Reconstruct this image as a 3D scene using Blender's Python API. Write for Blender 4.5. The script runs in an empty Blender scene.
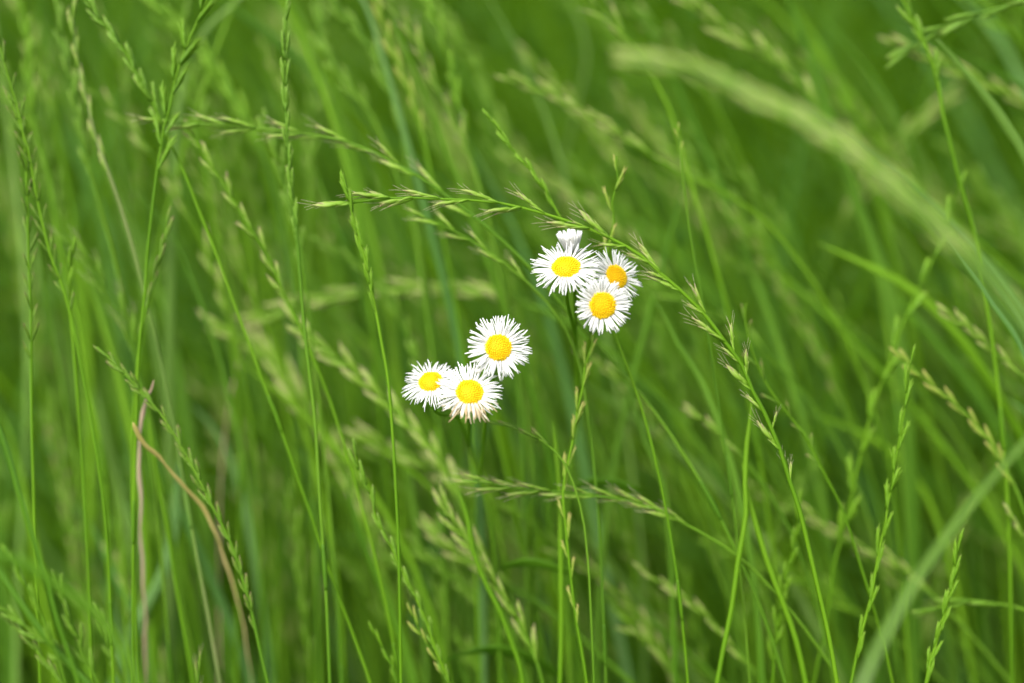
import bpy, math, random
import numpy as np
from mathutils import Vector, Matrix

random.seed(7)
rng = np.random.default_rng(11)
C = bpy.context.scene
COL = C.collection

# ------------------------------------------------------------------ camera, sky, sun, exposure
PITCH = math.radians(22.0)
CAM = np.array([0.0, 0.0, 0.660])
FOCUS = 0.420
LENS, SENSOR, W, H = 50.0, 36.0, 1024, 683
FPX = LENS / SENSOR * W
FSTOP = 2.6
cam_d = bpy.data.cameras.new("camera")
cam_d.lens = LENS
cam_d.sensor_width = SENSOR
cam_d.clip_start = 0.01
cam_d.clip_end = 500.0
cam_d.dof.use_dof = True
cam_d.dof.focus_distance = FOCUS
cam_d.dof.aperture_fstop = FSTOP
cam = bpy.data.objects.new("camera", cam_d)
COL.objects.link(cam)
cam.location = CAM
cam.rotation_euler = (math.pi / 2 - PITCH, 0, 0)
C.camera = cam

SUN_EL, SUN_AZ = math.radians(58), math.radians(215)     # azimuth clockwise from +Y: behind and left of the camera
world = bpy.data.worlds.new("World")
C.world = world
world.use_nodes = True
nt = world.node_tree
sky = nt.nodes.new("ShaderNodeTexSky")
sky.sky_type = 'NISHITA'
sky.sun_disc = False
sky.sun_elevation = SUN_EL
sky.sun_rotation = SUN_AZ
sky.dust_density = 3.0
sky.ozone_density = 0.6
overcast = nt.nodes.new("ShaderNodeHueSaturation")      # thin overcast: the blue is washed out of the sky
overcast.inputs["Saturation"].default_value = .35
nt.links.new(sky.outputs[0], overcast.inputs["Color"])
nt.links.new(overcast.outputs[0], nt.nodes["Background"].inputs[0])
nt.nodes["Background"].inputs[1].default_value = 0.08

sun_d = bpy.data.lights.new("sun", 'SUN')
sun_d.energy = 1.5
sun_d.angle = math.radians(25)
sun_d.color = (1.0, 0.96, 0.88)
sun = bpy.data.objects.new("sun", sun_d)
COL.objects.link(sun)
sdir = Vector((math.sin(SUN_AZ) * math.cos(SUN_EL), math.cos(SUN_AZ) * math.cos(SUN_EL), math.sin(SUN_EL)))
sun.rotation_euler = sdir.to_track_quat('Z', 'Y').to_euler()

C.view_settings.view_transform = 'Standard'
C.view_settings.look = 'None'
C.view_settings.gamma = 1
C.view_settings.exposure = 1.78
C.cycles.max_bounces = 8
C.cycles.diffuse_bounces = 5
C.cycles.glossy_bounces = 2
C.cycles.transmission_bounces = 5
C.cycles.use_denoising = True

FWD = np.array([0, math.cos(PITCH), -math.sin(PITCH)])
UP = np.array([0, math.sin(PITCH), math.cos(PITCH)])
RIGHT = np.array([1.0, 0, 0])


def at(px, py, d):
    """the point of the meadow seen at a pixel, at its own distance d (metres along the view axis)"""
    return CAM + d * (FWD + (px - W / 2) / FPX * RIGHT + (H / 2 - py) / FPX * UP)


KBLUR = (LENS / 1000) ** 2 / FSTOP / (FOCUS - LENS / 1000) / (SENSOR / 1000) * W


SPREAD = .4


def depth(b):
    """distance whose blur circle is |b| pixels: b > 0 behind the flowers, b < 0 nearer than them"""
    b = b if b < 8 else 8 + (b - 8) * SPREAD
    return FOCUS / (1 - 1.2 * b / KBLUR)


# ------------------------------------------------------------------ materials
def ramp(nodes, stops):
    r = nodes.new("ShaderNodeValToRGB")
    el = r.color_ramp.elements
    while len(el) < len(stops):
        el.new(0.5)
    for e, (p, c) in zip(el, stops):
        e.position = p
        e.color = (*c, 1)
    return r


def leaf_material(name, stops, attr, trans=0.4, rough=0.45, spec=0.35, boost=1.5, noise=0.25, nscale=160.0):
    m = bpy.data.materials.new(name)
    m.use_nodes = True
    n, l = m.node_tree.nodes, m.node_tree.links
    p = n["Principled BSDF"]
    a = n.new("ShaderNodeAttribute")
    a.attribute_name = attr
    r = ramp(n, stops)
    tc = n.new("ShaderNodeTexCoord")
    nz = n.new("ShaderNodeTexNoise")
    nz.inputs["Scale"].default_value = nscale
    nz.inputs["Detail"].default_value = 3
    l.new(tc.outputs["Object"], nz.inputs["Vector"])
    ma = n.new("ShaderNodeMath")
    ma.operation = 'MULTIPLY_ADD'
    l.new(nz.outputs["Fac"], ma.inputs[0])
    ma.inputs[1].default_value = noise * 2
    l.new(a.outputs["Fac"], ma.inputs[2])
    sb = n.new("ShaderNodeMath")
    sb.operation = 'SUBTRACT'
    l.new(ma.outputs[0], sb.inputs[0])
    sb.inputs[1].default_value = noise
    l.new(sb.outputs[0], r.inputs[0])
    l.new(r.outputs[0], p.inputs["Base Color"])
    p.inputs["Roughness"].default_value = rough
    p.inputs["Specular IOR Level"].default_value = spec
    if trans > 0:
        t = n.new("ShaderNodeBsdfTranslucent")
        hs = n.new("ShaderNodeHueSaturation")
        hs.inputs["Saturation"].default_value = 1.1
        hs.inputs["Value"].default_value = boost
        l.new(r.outputs[0], hs.inputs["Color"])
        l.new(hs.outputs[0], t.inputs["Color"])
        mx = n.new("ShaderNodeMixShader")
        mx.inputs[0].default_value = trans
        l.new(p.outputs[0], mx.inputs[1])
        l.new(t.outputs[0], mx.inputs[2])
        l.new(mx.outputs[0], n["Material Output"].inputs[0])
    return m


G_DARK, G_MID, G_YEL, G_BLUE, G_PALE = (.026, .074, .002), (.068, .165, .003), (.125, .250, .005), (.080, .210, .036), (.195, .310, .055)
M = {}
M['meadow'] = leaf_material("meadow_green", [(0, G_DARK), (.3, G_MID), (.6, G_YEL), (.8, G_BLUE), (1, G_PALE)], "tint", .45, .65, .10, 1.6, .06, 30)
M['stem'] = leaf_material("stem_green", [(0, (.06, .16, .006)), (.5, (.10, .225, .010)), (1, (.145, .28, .018))], "tint", .3, .5, .2, 1.5, .25, 60)
M['stem_bright'] = leaf_material("stem_bright_green", [(0, (.08, .20, .004)), (.5, (.12, .265, .006)), (1, (.16, .32, .012))], "tint", .35, .5, .2, 1.6, .25, 60)
M['stem_brown'] = leaf_material("stem_brownish", [(0, (.09, .19, .02)), (.5, (.13, .22, .035)), (1, (.21, .22, .09))], "tint", .2, .5, .3, 1.3, .3, 90)
M['blade'] = leaf_material("blade_green", [(0, (.06, .17, .006)), (.5, (.10, .24, .010)), (1, (.15, .30, .025))], "tint", .45, .5, .25, 1.6, .25, 40)
M['blade_blue'] = leaf_material("blade_blue_green", [(0, (.07, .19, .026)), (.5, (.10, .24, .042)), (1, (.17, .31, .085))], "tint", .4, .4, .4, 1.5, .25, 40)
M['blade_pale'] = leaf_material("blade_pale_green", [(0, (.10, .21, .02)), (.5, (.14, .27, .032)), (1, (.20, .33, .06))], "tint", .4, .45, .4, 1.4, .25, 40)
M['straw'] = leaf_material("dry_straw", [(0, (.34, .30, .08)), (.45, (.55, .46, .15)), (1, (.62, .54, .26))], "tint", .25, .6, .25, 1.2, .35, 120)
M['pink_dry'] = leaf_material("dry_pinkish_stem", [(0, (.28, .20, .12)), (.5, (.42, .30, .20)), (1, (.54, .43, .31))], "tint", .15, .65, .2, 1.1, .4, 120)
M['spk_green'] = leaf_material("spikelet_green", [(0, (.09, .215, .008)), (.55, (.15, .30, .018)), (.85, (.22, .36, .05)), (1, (.30, .29, .12))], "tint", .4, .5, .3, 1.5, .12, 200)
M['spk_fresh'] = leaf_material("spikelet_fresh_green", [(0, (.10, .24, .005)), (.6, (.155, .32, .010)), (.9, (.22, .38, .03)), (1, (.30, .33, .10))], "tint", .4, .5, .3, 1.5, .12, 200)
M['spk_pink'] = leaf_material("spikelet_pale_with_purple_tip", [(0, (.12, .26, .010)), (.4, (.21, .36, .035)), (.70, (.33, .41, .10)), (.88, (.30, .24, .13)), (1, (.36, .31, .20))], "tint", .4, .5, .3, 1.35, .15, 260)
M['spk_pale'] = leaf_material("spikelet_pale_straw_green", [(0, (.14, .31, .010)), (.4, (.25, .42, .04)), (.72, (.40, .47, .14)), (.9, (.36, .28, .18)), (1, (.42, .36, .25))], "tint", .4, .5, .3, 1.4, .15, 260)
M['spk_brown'] = leaf_material("spikelet_brown_green", [(0, (.08, .19, .008)), (.5, (.13, .25, .018)), (.8, (.18, .20, .05)), (1, (.21, .14, .09))], "tint", .3, .55, .3, 1.3, .15, 220)
M['spk_yellow'] = leaf_material("spikelet_yellowish", [(0, (.14, .29, .012)), (.5, (.27, .38, .045)), (.85, (.40, .38, .11)), (1, (.33, .24, .11))], "tint", .4, .5, .3, 1.4, .15, 220)
M['awn'] = leaf_material("awn_pale", [(0, (.40, .44, .18)), (1, (.60, .52, .40))], "tint", .45, .5, .3, 1.2, .1, 50)
M['ray'] = leaf_material("white_ray_florets", [(0, (.88, .88, .86)), (.45, (.88, .88, .86)), (.75, (.80, .68, .46)), (1, (.62, .46, .25))], "tint", .35, .6, .2, 1.0, .06, 300)
M['disc'] = leaf_material("yellow_disc_florets", [(0, (.82, .47, .003)), (.5, (.88, .59, .004)), (1, (.92, .72, .012))], "tint", .15, .6, .2, 1.0, .3, 900)
M['bract'] = leaf_material("green_bracts", [(0, (.09, .17, .03)), (.6, (.16, .25, .06)), (1, (.42, .38, .20))], "tint", .2, .6, .25, 1.2, .2, 200)

gm = bpy.data.materials.new("soil_and_thatch")
gm.use_nodes = True
_n, _l = gm.node_tree.nodes, gm.node_tree.links
_tc = _n.new("ShaderNodeTexCoord")
_nz = _n.new("ShaderNodeTexNoise")
_nz.inputs["Scale"].default_value = 18
_nz.inputs["Detail"].default_value = 8
_l.new(_tc.outputs["Object"], _nz.inputs["Vector"])
_r = ramp(_n, [(.3, (.022, .030, .008)), (.5, (.035, .060, .010)), (.7, (.070, .085, .022))])
_l.new(_nz.outputs["Fac"], _r.inputs[0])
_l.new(_r.outputs[0], _n["Principled BSDF"].inputs["Base Color"])
_n["Principled BSDF"].inputs["Roughness"].default_value = .95


# ------------------------------------------------------------------ mesh helpers
class MB:
    def __init__(self):
        self.v, self.f, self.t, self.n = [], [], [], 0

    def add(self, v, f, t):
        v = np.asarray(v, float)
        self.v.append(v)
        self.f.extend([tuple(i + self.n for i in q) for q in f])
        self.t.append(np.broadcast_to(np.asarray(t, float), (len(v),)))
        self.n += len(v)

    def mesh(self, name, mat, smooth=True):
        me = bpy.data.meshes.new(name)
        v = np.concatenate(self.v)
        me.from_pydata(v.tolist(), [], self.f)
        a = me.attributes.new("tint", 'FLOAT', 'POINT')
        a.data.foreach_set("value", np.concatenate(self.t).astype(np.float32))
        if smooth:
            me.polygons.foreach_set("use_smooth", [True] * len(me.polygons))
        me.materials.append(mat)
        me.update()
        return me

    def build(self, name, mat, parent=None, loc=None):
        return link(name, self.mesh(name, mat), parent, loc)


def link(name, me, parent=None, loc=None):
    o = bpy.data.objects.new(name, me)
    COL.objects.link(o)
    if parent:
        o.parent = parent
    if loc is not None:
        o.location = loc
    return o


def tag(o, label=None, cat=None, group=None, kind=None):
    for k, val in (("label", label), ("category", cat), ("group", group), ("kind", kind)):
        if val:
            o[k] = val
    return o


def empty(name, loc):
    o = link(name, None, None, loc)
    o.empty_display_size = .02
    return o


def unit(a):
    return a / (np.linalg.norm(a, axis=-1, keepdims=True) + 1e-12)


def catmull(P, step):
    P = np.asarray(P, float)
    Q = np.vstack([2 * P[0] - P[1], P, 2 * P[-1] - P[-2]])
    out = []
    for i in range(1, len(Q) - 2):
        n = max(2, int(np.linalg.norm(Q[i + 1] - Q[i]) / step))
        t = np.linspace(0, 1, n, endpoint=False)[:, None]
        a, b, c, d = Q[i - 1], Q[i], Q[i + 1], Q[i + 2]
        out.append(.5 * ((2 * b) + (c - a) * t + (2 * a - 5 * b + 4 * c - d) * t ** 2 + (3 * b - a - 3 * c + d) * t ** 3))
    out.append(Q[-2][None])
    return np.vstack(out)


def sweep(mb, P, R, tint, n=6, flat=1.0, wide=None, roll=None):
    """tube (or flat blade) along P with closed ends"""
    P = np.asarray(P, float)
    k = len(P)
    R = np.broadcast_to(np.asarray(R, float), (k,))
    T = unit(np.gradient(P, axis=0))
    w = np.array([0.3, -.9, .2]) if wide is None else np.asarray(wide, float)
    Wd = unit(w - (T @ w)[:, None] * T if w.ndim == 1 else w - np.sum(w * T, 1)[:, None] * T)
    N = np.cross(T, Wd)
    if roll is not None:
        c, s = np.cos(roll)[:, None], np.sin(roll)[:, None]
        Wd, N = Wd * c + N * s, N * c - Wd * s
    ang = np.linspace(0, 2 * math.pi, n, endpoint=False)
    ring = P[:, None] + R[:, None, None] * (np.cos(ang)[None, :, None] * Wd[:, None] + flat * np.sin(ang)[None, :, None] * N[:, None])
    v = ring.reshape(-1, 3)
    f = []
    for i in range(k - 1):
        for j in range(n):
            j2 = (j + 1) % n
            f.append((i * n + j, i * n + j2, (i + 1) * n + j2, (i + 1) * n + j))
    f.append(tuple(range(n))[::-1])
    f.append(tuple(range((k - 1) * n, k * n)))
    t = np.repeat(np.broadcast_to(np.asarray(tint, float), (k,)), n)
    mb.add(v, f, t)


def cumlen(P):
    return np.concatenate([[0], np.cumsum(np.linalg.norm(np.diff(P, axis=0), axis=1))])


def to_ground(P, bend=.16):
    """carry a stalk on below what the photograph shows, down to the soil"""
    P = [p for p in P]
    d = unit(P[-1] - P[-2])
    p = P[-1].copy()
    dn = np.array([0, 0, -1.0])
    g = 0
    while p[2] > 0 and g < 80:
        d = unit(d * (1 - bend) + dn * bend)
        p = p + d * .025
        P.append(p.copy())
        g += 1
    P[-1][2] = -.004
    return np.array(P)


# ------------------------------------------------------------------ spikelets: a body of overlapping florets, and awns
def floret(mb, base, d, L, r, side, t0, t1, n=6):
    s = np.linspace(0, 1, 7)
    d = unit(d)
    bow = unit(np.cross(d, np.array([0, 1.0, 0])))
    P = base + d * (s[:, None] * L) + bow * (side * .045 * L * np.sin(s * math.pi))[:, None]
    prof = np.array([.35, .8, 1.0, .95, .7, .36, .05])
    sweep(mb, P, r * prof, t0 + (t1 - t0) * s ** 1.3, n, .62, (0, 1.0, 0))
    return P[-1], unit(P[-1] - P[-2])


def spikelet_meshes(style, mat, seed):
    rs = random.Random(seed)
    b, a = MB(), MB()
    if style == 'open':
        nf, r, L0, tilt = 5, .046, .64, .05
    elif style == 'slim':
        nf, r, L0, tilt = 4, .046, .70, .055
    else:
        nf, r, L0, tilt = 6, .064, .55, .105
    floret(b, np.array([.0, .02, 0]), np.array([.10, .0, 1]), .50, r * .75, 1, 0, .75)
    floret(b, np.array([.0, -.02, 0]), np.array([-.12, .0, 1]), .38, r * .7, -1, 0, .75)
    for i in range(nf):
        u = i / (nf - 1)
        s = 1 if i % 2 else -1
        L = L0 * (1 - .18 * u) * rs.uniform(.92, 1.08)
        base = np.array([s * .012, rs.uniform(-.015, .015), .05 + u * (.95 - L0)])
        d = np.array([s * tilt * (1.1 - .8 * u) * rs.uniform(.7, 1.35), rs.uniform(-.07, .07), 1])
        p, dd = floret(b, base, d, L, r * rs.uniform(.85, 1.1), s, .05 + .2 * u, rs.uniform(.85, 1.05))
        if style == 'open':
            al = rs.uniform(.16, .34)
            sp = np.linspace(0, 1, 5)
            dv = unit(dd + np.array([s * rs.uniform(-.05, .04), rs.uniform(-.05, .05), 0]))
            sweep(a, p + dv * (sp[:, None] * al) + np.array([s * .012, 0, 0]) * (sp ** 2)[:, None], .0065 * (1 - .75 * sp), sp, 3)
    return b.mesh("spikelet", mat), (a.mesh("awns", M['awn']) if a.n else None)


SPK = {}


def spk(style, tint):
    k = (style, tint)
    if k not in SPK:
        SPK[k] = [spikelet_meshes(style, M[tint], hash(style) % 7 * 0 + 31 * i + len(style) * 7 + len(tint)) for i in range(4)]
    return SPK[k]


def put_spikelet(root, origin, base, tip_dir, L, style, tint, rs, awns=True, roll=None, fat=1.0):
    me, aw = rs.choice(spk(style, tint))
    z = unit(np.asarray(tip_dir, float))
    view = unit(base - CAM)
    y = unit(view - z * (view @ z))
    x = np.cross(y, z)
    a = rs.uniform(-.9, .9) if roll is None else roll
    x, y = x * math.cos(a) + y * math.sin(a), y * math.cos(a) - x * math.sin(a)
    m = Matrix.Identity(4)
    for i in range(3):
        m[i][0], m[i][1], m[i][2] = x[i] * L * fat * 1.15, y[i] * L * fat * 1.15, z[i] * L
        m[i][3] = base[i] - origin[i]
    o = link("spikelet", me, root)
    o.matrix_local = m
    if aw is not None and awns:
        link("awns", aw, o)
    return o


# ------------------------------------------------------------------ the things one can tell apart
G_STALK = "grass stalks in seed around the daisies"
G_BLADE = "single grass blades and bare stems among the stalks"


def path(pts, b0, b1):
    pts = np.asarray(pts, float)
    s = cumlen(pts)
    s = s / s[-1]
    d0, d1 = depth(b0), depth(b1)
    return np.array([at(x, y, d0 + (d1 - d0) * u) for (x, y), u in zip(pts, s)])


def stalk(label, pts, b, head, L, style='press', tint='spk_green', b2=None, r=1.6, stem='stem', gap=None, ang=None, fat=1.0, spikes=None, name="grass_stalk", awns=True, seed=None, group=G_STALK):
    """one flowering grass: points from the tip of the rachis down; head, L, gap and r in photo pixels at its distance"""
    rs = random.Random(seed or label)
    b2 = b if b2 is None else b2
    P = path(pts, b, b2)
    n_seen = cumlen(P)[-1]
    P = catmull(to_ground(P), .006)
    s = cumlen(P)
    pxm = depth(b) / FPX
    origin = P[-1].copy()
    origin[2] = 0
    root = tag(empty(name, origin), label, "grass", group)
    mb = MB()
    R = r * .92 * rs.uniform(.85, 1.1) * pxm * (.45 + .55 * np.clip(s / max(head * pxm, .01), 0, 1)) * (1 + .25 * np.clip((s - n_seen) / .3, 0, 1))
    sweep(mb, P - origin, R, np.clip(.5 + .25 * np.sin(s * 40 + rs.random() * 6), 0, 1), 6)
    ln = s[-1]
    if ln - .0 > .1:                                            # a swollen node where a leaf sheath begins
        q = int(np.searchsorted(s, min(head * pxm + .09 + .05 * rs.random(), ln * .7)))
        q = min(max(q, 2), len(P) - 3)
        nd = catmull(P[q - 1:q + 2] - origin, .001)
        sweep(mb, nd, R[q] * (1.05 + .5 * np.sin(np.linspace(0, math.pi, len(nd)))), .1, 6)
    mb.build("stem", M[stem], root)
    if spikes:
        for (bx, by, tx, ty, sc) in spikes:
            u = np.argmin(np.linalg.norm(np.asarray(pts, float) - (bx, by), axis=1))
            dd = depth(b) + (depth(b2) - depth(b)) * min(1, u / (len(pts) - 1))
            p0 = at(bx, by, dd)
            k = int(np.argmin(np.linalg.norm(P - p0, axis=1)))
            p0 = P[k]
            p1 = at(tx, ty, dd + rs.uniform(-.0018, .0018))
            flat_d = unit(p1 - p0) * .68 + unit(P[max(k - 2, 0)] - P[k + 2]) * .32
            put_spikelet(root, origin, p0, flat_d, np.linalg.norm(p1 - p0) * sc * 1.15, style, tint, rs, awns, None, fat)
    elif head > 0:
        L = L * 1.28 if gap else L
        g = (gap * .95 if gap else L * .62) * pxm
        a0 = ang * .85 if ang is not None else {'open': 24, 'slim': 14, 'press': 11}[style]
        T = unit(np.gradient(P, axis=0))
        view = unit(P[0] - CAM)
        x = L * .35 * pxm
        i, side = 0, rs.choice((-1, 1))
        while x < head * pxm and i < 60:
            k = min(int(np.searchsorted(s, x)), len(P) - 2)
            up = -T[k]
            lat = unit(np.cross(up, view))
            q = rs.uniform(-.8, .8)
            lat = lat * math.cos(q) + np.cross(up, lat) * math.sin(q)
            a = math.radians(a0 * rs.uniform(.65, 1.35))
            if i == 0:
                a *= .2
            d = up * math.cos(a) + lat * side * math.sin(a)
            put_spikelet(root, origin, P[k] + lat * side * r * .3 * pxm, d, L * pxm * rs.uniform(.82, 1.12) * (.85 if i == 0 else 1), style, tint, rs, awns, None, fat)
            side = -side
            i += 1
            x += g * rs.uniform(.8, 1.2)
    return root


def blade(label, pts, b, w, mat='blade', b2=None, flat=.16, ground=True, name="blade_of_grass", taper=.35, roll=0.5, cat="grass", bumps=0.0, group=G_BLADE, seed=None, tail=1.0, kink=0.0):
    """one leaf blade, points from its tip down, w its width in photo pixels"""
    rs = random.Random(seed or label)
    b2 = b if b2 is None else b2
    P = path(pts, b, b2)
    seen = cumlen(P)[-1]
    if ground:
        P = to_ground(P)
    P = catmull(P, .005)
    s = cumlen(P)
    pxm = depth(b) / FPX
    R = .5 * w * pxm * np.clip((s / (seen * taper)) ** .6, .06, 1) * (1 + bumps * np.sin(s * 900) * np.sin(s * 370 + 1) + bumps * .8 * np.sin(s * 210))
    R = R * (1 + (tail - 1) * np.clip(s / seen, 0, 1) ** 1.5)
    if kink:
        P = P + kink * pxm * np.stack([np.sin(s * 310) + np.sin(s * 137 + 2), np.sin(s * 190 + 1), .3 * np.sin(s * 260)], 1)
    if ground:
        R = R * np.clip(1 - .5 * (s - seen) / max(s[-1] - seen, .01), .5, 1)
    origin = P[-1].copy()
    if ground:
        origin[2] = 0
    mb = MB()
    rl = roll * np.sin(s * rs.uniform(5, 12) + rs.random() * 6)
    sweep(mb, P - origin, R, np.clip(.5 + .3 * np.sin(s * 25 + rs.random() * 6), 0, 1), 8, flat, RIGHT * .8 + UP * .5, rl)
    return tag(mb.build(name, M[mat], None, origin), label, cat, group, 'thing')


# ---- ground
gb = MB()
gb.add([(-60, -60, 0), (60, -60, 0), (60, 60, 0), (-60, 60, 0)], [(0, 1, 2, 3)], 0)
tag(gb.build("ground", gm), kind="structure")


# ---- the meadow behind and below: uncountable blades and far flowering stalks
def meadow():
    def zone(n, x0, x1, y0, y1):
        return np.stack([rng.uniform(x0, x1, n), rng.uniform(y0, y1, n)], 1)
    close = np.concatenate([zone(260, -.42, .42, .50, .62), zone(560, -.65, .65, .60, .90)])
    near = zone(3600, -1.0, 1.0, .78, 1.25)
    mid = zone(9000, -1.7, 1.7, 1.2, 2.4)
    far = zone(9000, -4.0, 4.0, 2.4, 6.0)
    low = zone(4500, -.9, .9, -.6, .56)
    base = np.concatenate([close, near, mid, far, low])
    n = len(base)
    is_close = np.arange(n) < len(close)
    is_low = np.arange(n) >= n - len(low)
    hgt = rng.normal(.40, .09, n).clip(.16, .62)
    lim = .66 - .73 * base[:, 1].clip(0, None) - .07
    hgt = np.where(is_low, np.minimum(rng.uniform(.12, .36, n), lim.clip(.08, .5)), hgt)
    tall = ((base[:, 1] - .75) / .5).clip(0, 1)
    hgt = np.where(is_low, hgt, hgt + .26 * tall)
    hgt = np.where(is_close, rng.uniform(.40, .70, n), hgt)
    # wind combs the tips to the left; some blades flop more
    clump = np.sin(base[:, 0] * 9 + 1.3) * np.cos(base[:, 1] * 7 + .4)
    lean = (-.26 - .22 * base[:, 0].clip(-.6, .6) + .20 * rng.normal(size=n) + .12 * clump)
    lean_y = .22 * rng.normal(size=n)
    lean_y = np.where(is_close, np.abs(lean_y) * .5, lean_y)
    wid = rng.uniform(.0022, .0062, n) * np.where(rng.random(n) < .15, 1.6, 1)
    wid = np.where(is_close, rng.uniform(.0016, .0062, n), wid)
    wid = np.where(base[:, 1] > 2.5, wid * 1.4, wid)
    tint = (rng.beta(1.3, 2.9, n) + .10 * clump).clip(0, 1)
    tint = np.where(is_close, rng.beta(1.1, 1.1, n), tint)
    k = 9
    t = np.linspace(0, 1, k)
    curve = t[None] ** 1.9
    X = base[:, 0, None] + (lean * hgt)[:, None] * curve
    Y = base[:, 1, None] + (lean_y * hgt)[:, None] * curve
    flop = np.where(rng.random(n) < .3, rng.uniform(.15, .5, n), rng.uniform(0, .1, n))
    Z = hgt[:, None] * (t[None] - flop[:, None] * t[None] ** 3.2 * .9)
    X = X + np.sign(lean)[:, None] * (flop * hgt * .8)[:, None] * t[None] ** 2.5
    az = rng.normal(0, .9, n)
    wx, wy = np.cos(az), np.sin(az)
    wr = wid[:, None] * .5 * (1 - t[None] ** 2.2).clip(.03, 1) * (.55 + .9 * t[None]).clip(0, 1)
    cx, cy = X, Y
    fold = wid[:, None] * .18 * (1 - t[None])
    V = np.empty((n, k, 3, 3), np.float32)
    V[:, :, 0, 0] = cx - wx[:, None] * wr
    V[:, :, 0, 1] = cy - wy[:, None] * wr
    V[:, :, 0, 2] = Z
    V[:, :, 1, 0] = cx + wy[:, None] * fold
    V[:, :, 1, 1] = cy - wx[:, None] * fold
    V[:, :, 1, 2] = Z
    V[:, :, 2, 0] = cx + wx[:, None] * wr
    V[:, :, 2, 1] = cy + wy[:, None] * wr
    V[:, :, 2, 2] = Z
    idx = np.arange(n * k * 3).reshape(n, k, 3)
    F = np.concatenate([np.stack([idx[:, :-1, j], idx[:, :-1, j + 1], idx[:, 1:, j + 1], idx[:, 1:, j]], -1).reshape(-1, 4) for j in (0, 1)])
    T = np.repeat(tint, k * 3)
    return V.reshape(-1, 3), F, T


def fast_mesh(name, V, F, T, mat, smooth=True):
    me = bpy.data.meshes.new(name)
    me.vertices.add(len(V))
    me.vertices.foreach_set("co", np.ascontiguousarray(V, np.float32).ravel())
    me.loops.add(F.size)
    me.loops.foreach_set("vertex_index", F.astype(np.int32).ravel())
    me.polygons.add(len(F))
    me.polygons.foreach_set("loop_start", np.arange(0, F.size, F.shape[1], dtype=np.int32))
    me.update(calc_edges=True)
    me.polygons.foreach_set("use_smooth", np.full(len(F), smooth))
    a = me.attributes.new("tint", 'FLOAT', 'POINT')
    a.data.foreach_set("value", np.ascontiguousarray(T, np.float32))
    me.materials.append(mat)
    me.update()
    return me


V_, F_, T_ = meadow()
tag(link("meadow_grass", fast_mesh("meadow_grass", V_, F_, T_, M['meadow'])), "dense green meadow grass blades behind and below the daisies", "grass", kind="stuff")


def far_stalks():
    """the blurred mass of flowering grass behind: stems with two-ranked spikelets"""
    Vs, Fs, Ts, off = [], [], [], 0
    spec = [(150, -.42, .42, .50, .68), (230, -.55, .55, .60, 1.0), (420, -1.1, 1.1, .95, 1.8), (500, -2.2, 2.2, 1.8, 4.5)]
    oct_f = np.array([(0, 2, 1), (0, 3, 2), (0, 4, 3), (0, 1, 4), (5, 1, 2), (5, 2, 3), (5, 3, 4), (5, 4, 1)])
    for (n, x0, x1, y0, y1) in spec:
        for _ in range(n):
            b = np.array([rng.uniform(x0, x1), rng.uniform(y0, y1), 0])
            h = rng.uniform(.42, .62) + .2 * min(max((b[1] - .75) / .5, 0), 1)
            ln = rng.normal(-.32, .26)
            ly = abs(rng.normal(0, .2)) if y0 < .7 else rng.normal(0, .2)
            fl = rng.uniform(0, .45) if rng.random() < .5 else 0
            t = np.linspace(0, 1, 22)
            P = b + np.stack([ln * h * t ** 2.0 + np.sign(ln) * fl * h * .9 * t ** 3, ly * h * t ** 2, h * (t - fl * .55 * t ** 4)], 1)
            r = rng.uniform(.0006, .0011)
            tn = float(np.clip(.35 + .65 * rng.beta(2, 2), 0, 1))
            Tg = unit(np.gradient(P, axis=0))
            A = unit(np.cross(Tg, np.array([0, 1.0, .1])))
            B = np.cross(Tg, A)
            ring = np.stack([A, -.5 * A + .87 * B, -.5 * A - .87 * B], 1) * r * (1 - .6 * t)[:, None, None]
            v = (P[:, None] + ring).reshape(-1, 3)
            ii = np.arange(66).reshape(22, 3)
            f = []
            for j in range(3):
                q = np.stack([ii[:-1, j], ii[:-1, (j + 1) % 3], ii[1:, (j + 1) % 3], ii[1:, j]], -1)
                f += [q[:, [0, 1, 2]], q[:, [0, 2, 3]]]
            f = np.concatenate(f)
            Vs.append(v); Fs.append(f + off); Ts.append(np.full(len(v), tn * .8)); off += len(v)
            m = rng.integers(9, 17)
            for j in range(m):
                u = 1 - (j + .3) / m * rng.uniform(.34, .42)
                kk = min(int(u * 21), 20)
                p = P[kk] + (P[kk + 1] - P[kk]) * (u * 21 - kk)
                s = 1 if j % 2 else -1
                d = unit(Tg[kk] + s * A[kk] * rng.uniform(.1, .38) + B[kk] * rng.normal(0, .15))
                L = rng.uniform(.008, .013)
                w = L * rng.uniform(.10, .15)
                e1 = unit(np.cross(d, np.array([.1, 1, .2])))
                e2 = np.cross(d, e1)
                c = p + d * L * .42
                v = np.array([p, c + e1 * w, c + e2 * w * .7, c - e1 * w, c - e2 * w * .7, p + d * L])
                Vs.append(v); Fs.append(oct_f + off); Ts.append(np.array([tn, .9, .9, .9, .9, 1.0]) * rng.uniform(.75, 1.05)); off += 6
    return np.concatenate(Vs), np.concatenate(Fs), np.concatenate(Ts)


V_, F_, T_ = far_stalks()
tag(link("seeding_grass", fast_mesh("seeding_grass", V_, F_, T_, M['meadow'], False)), "blurred mass of pale flowering grass far behind the daisies", "grass", kind="stuff")

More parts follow.
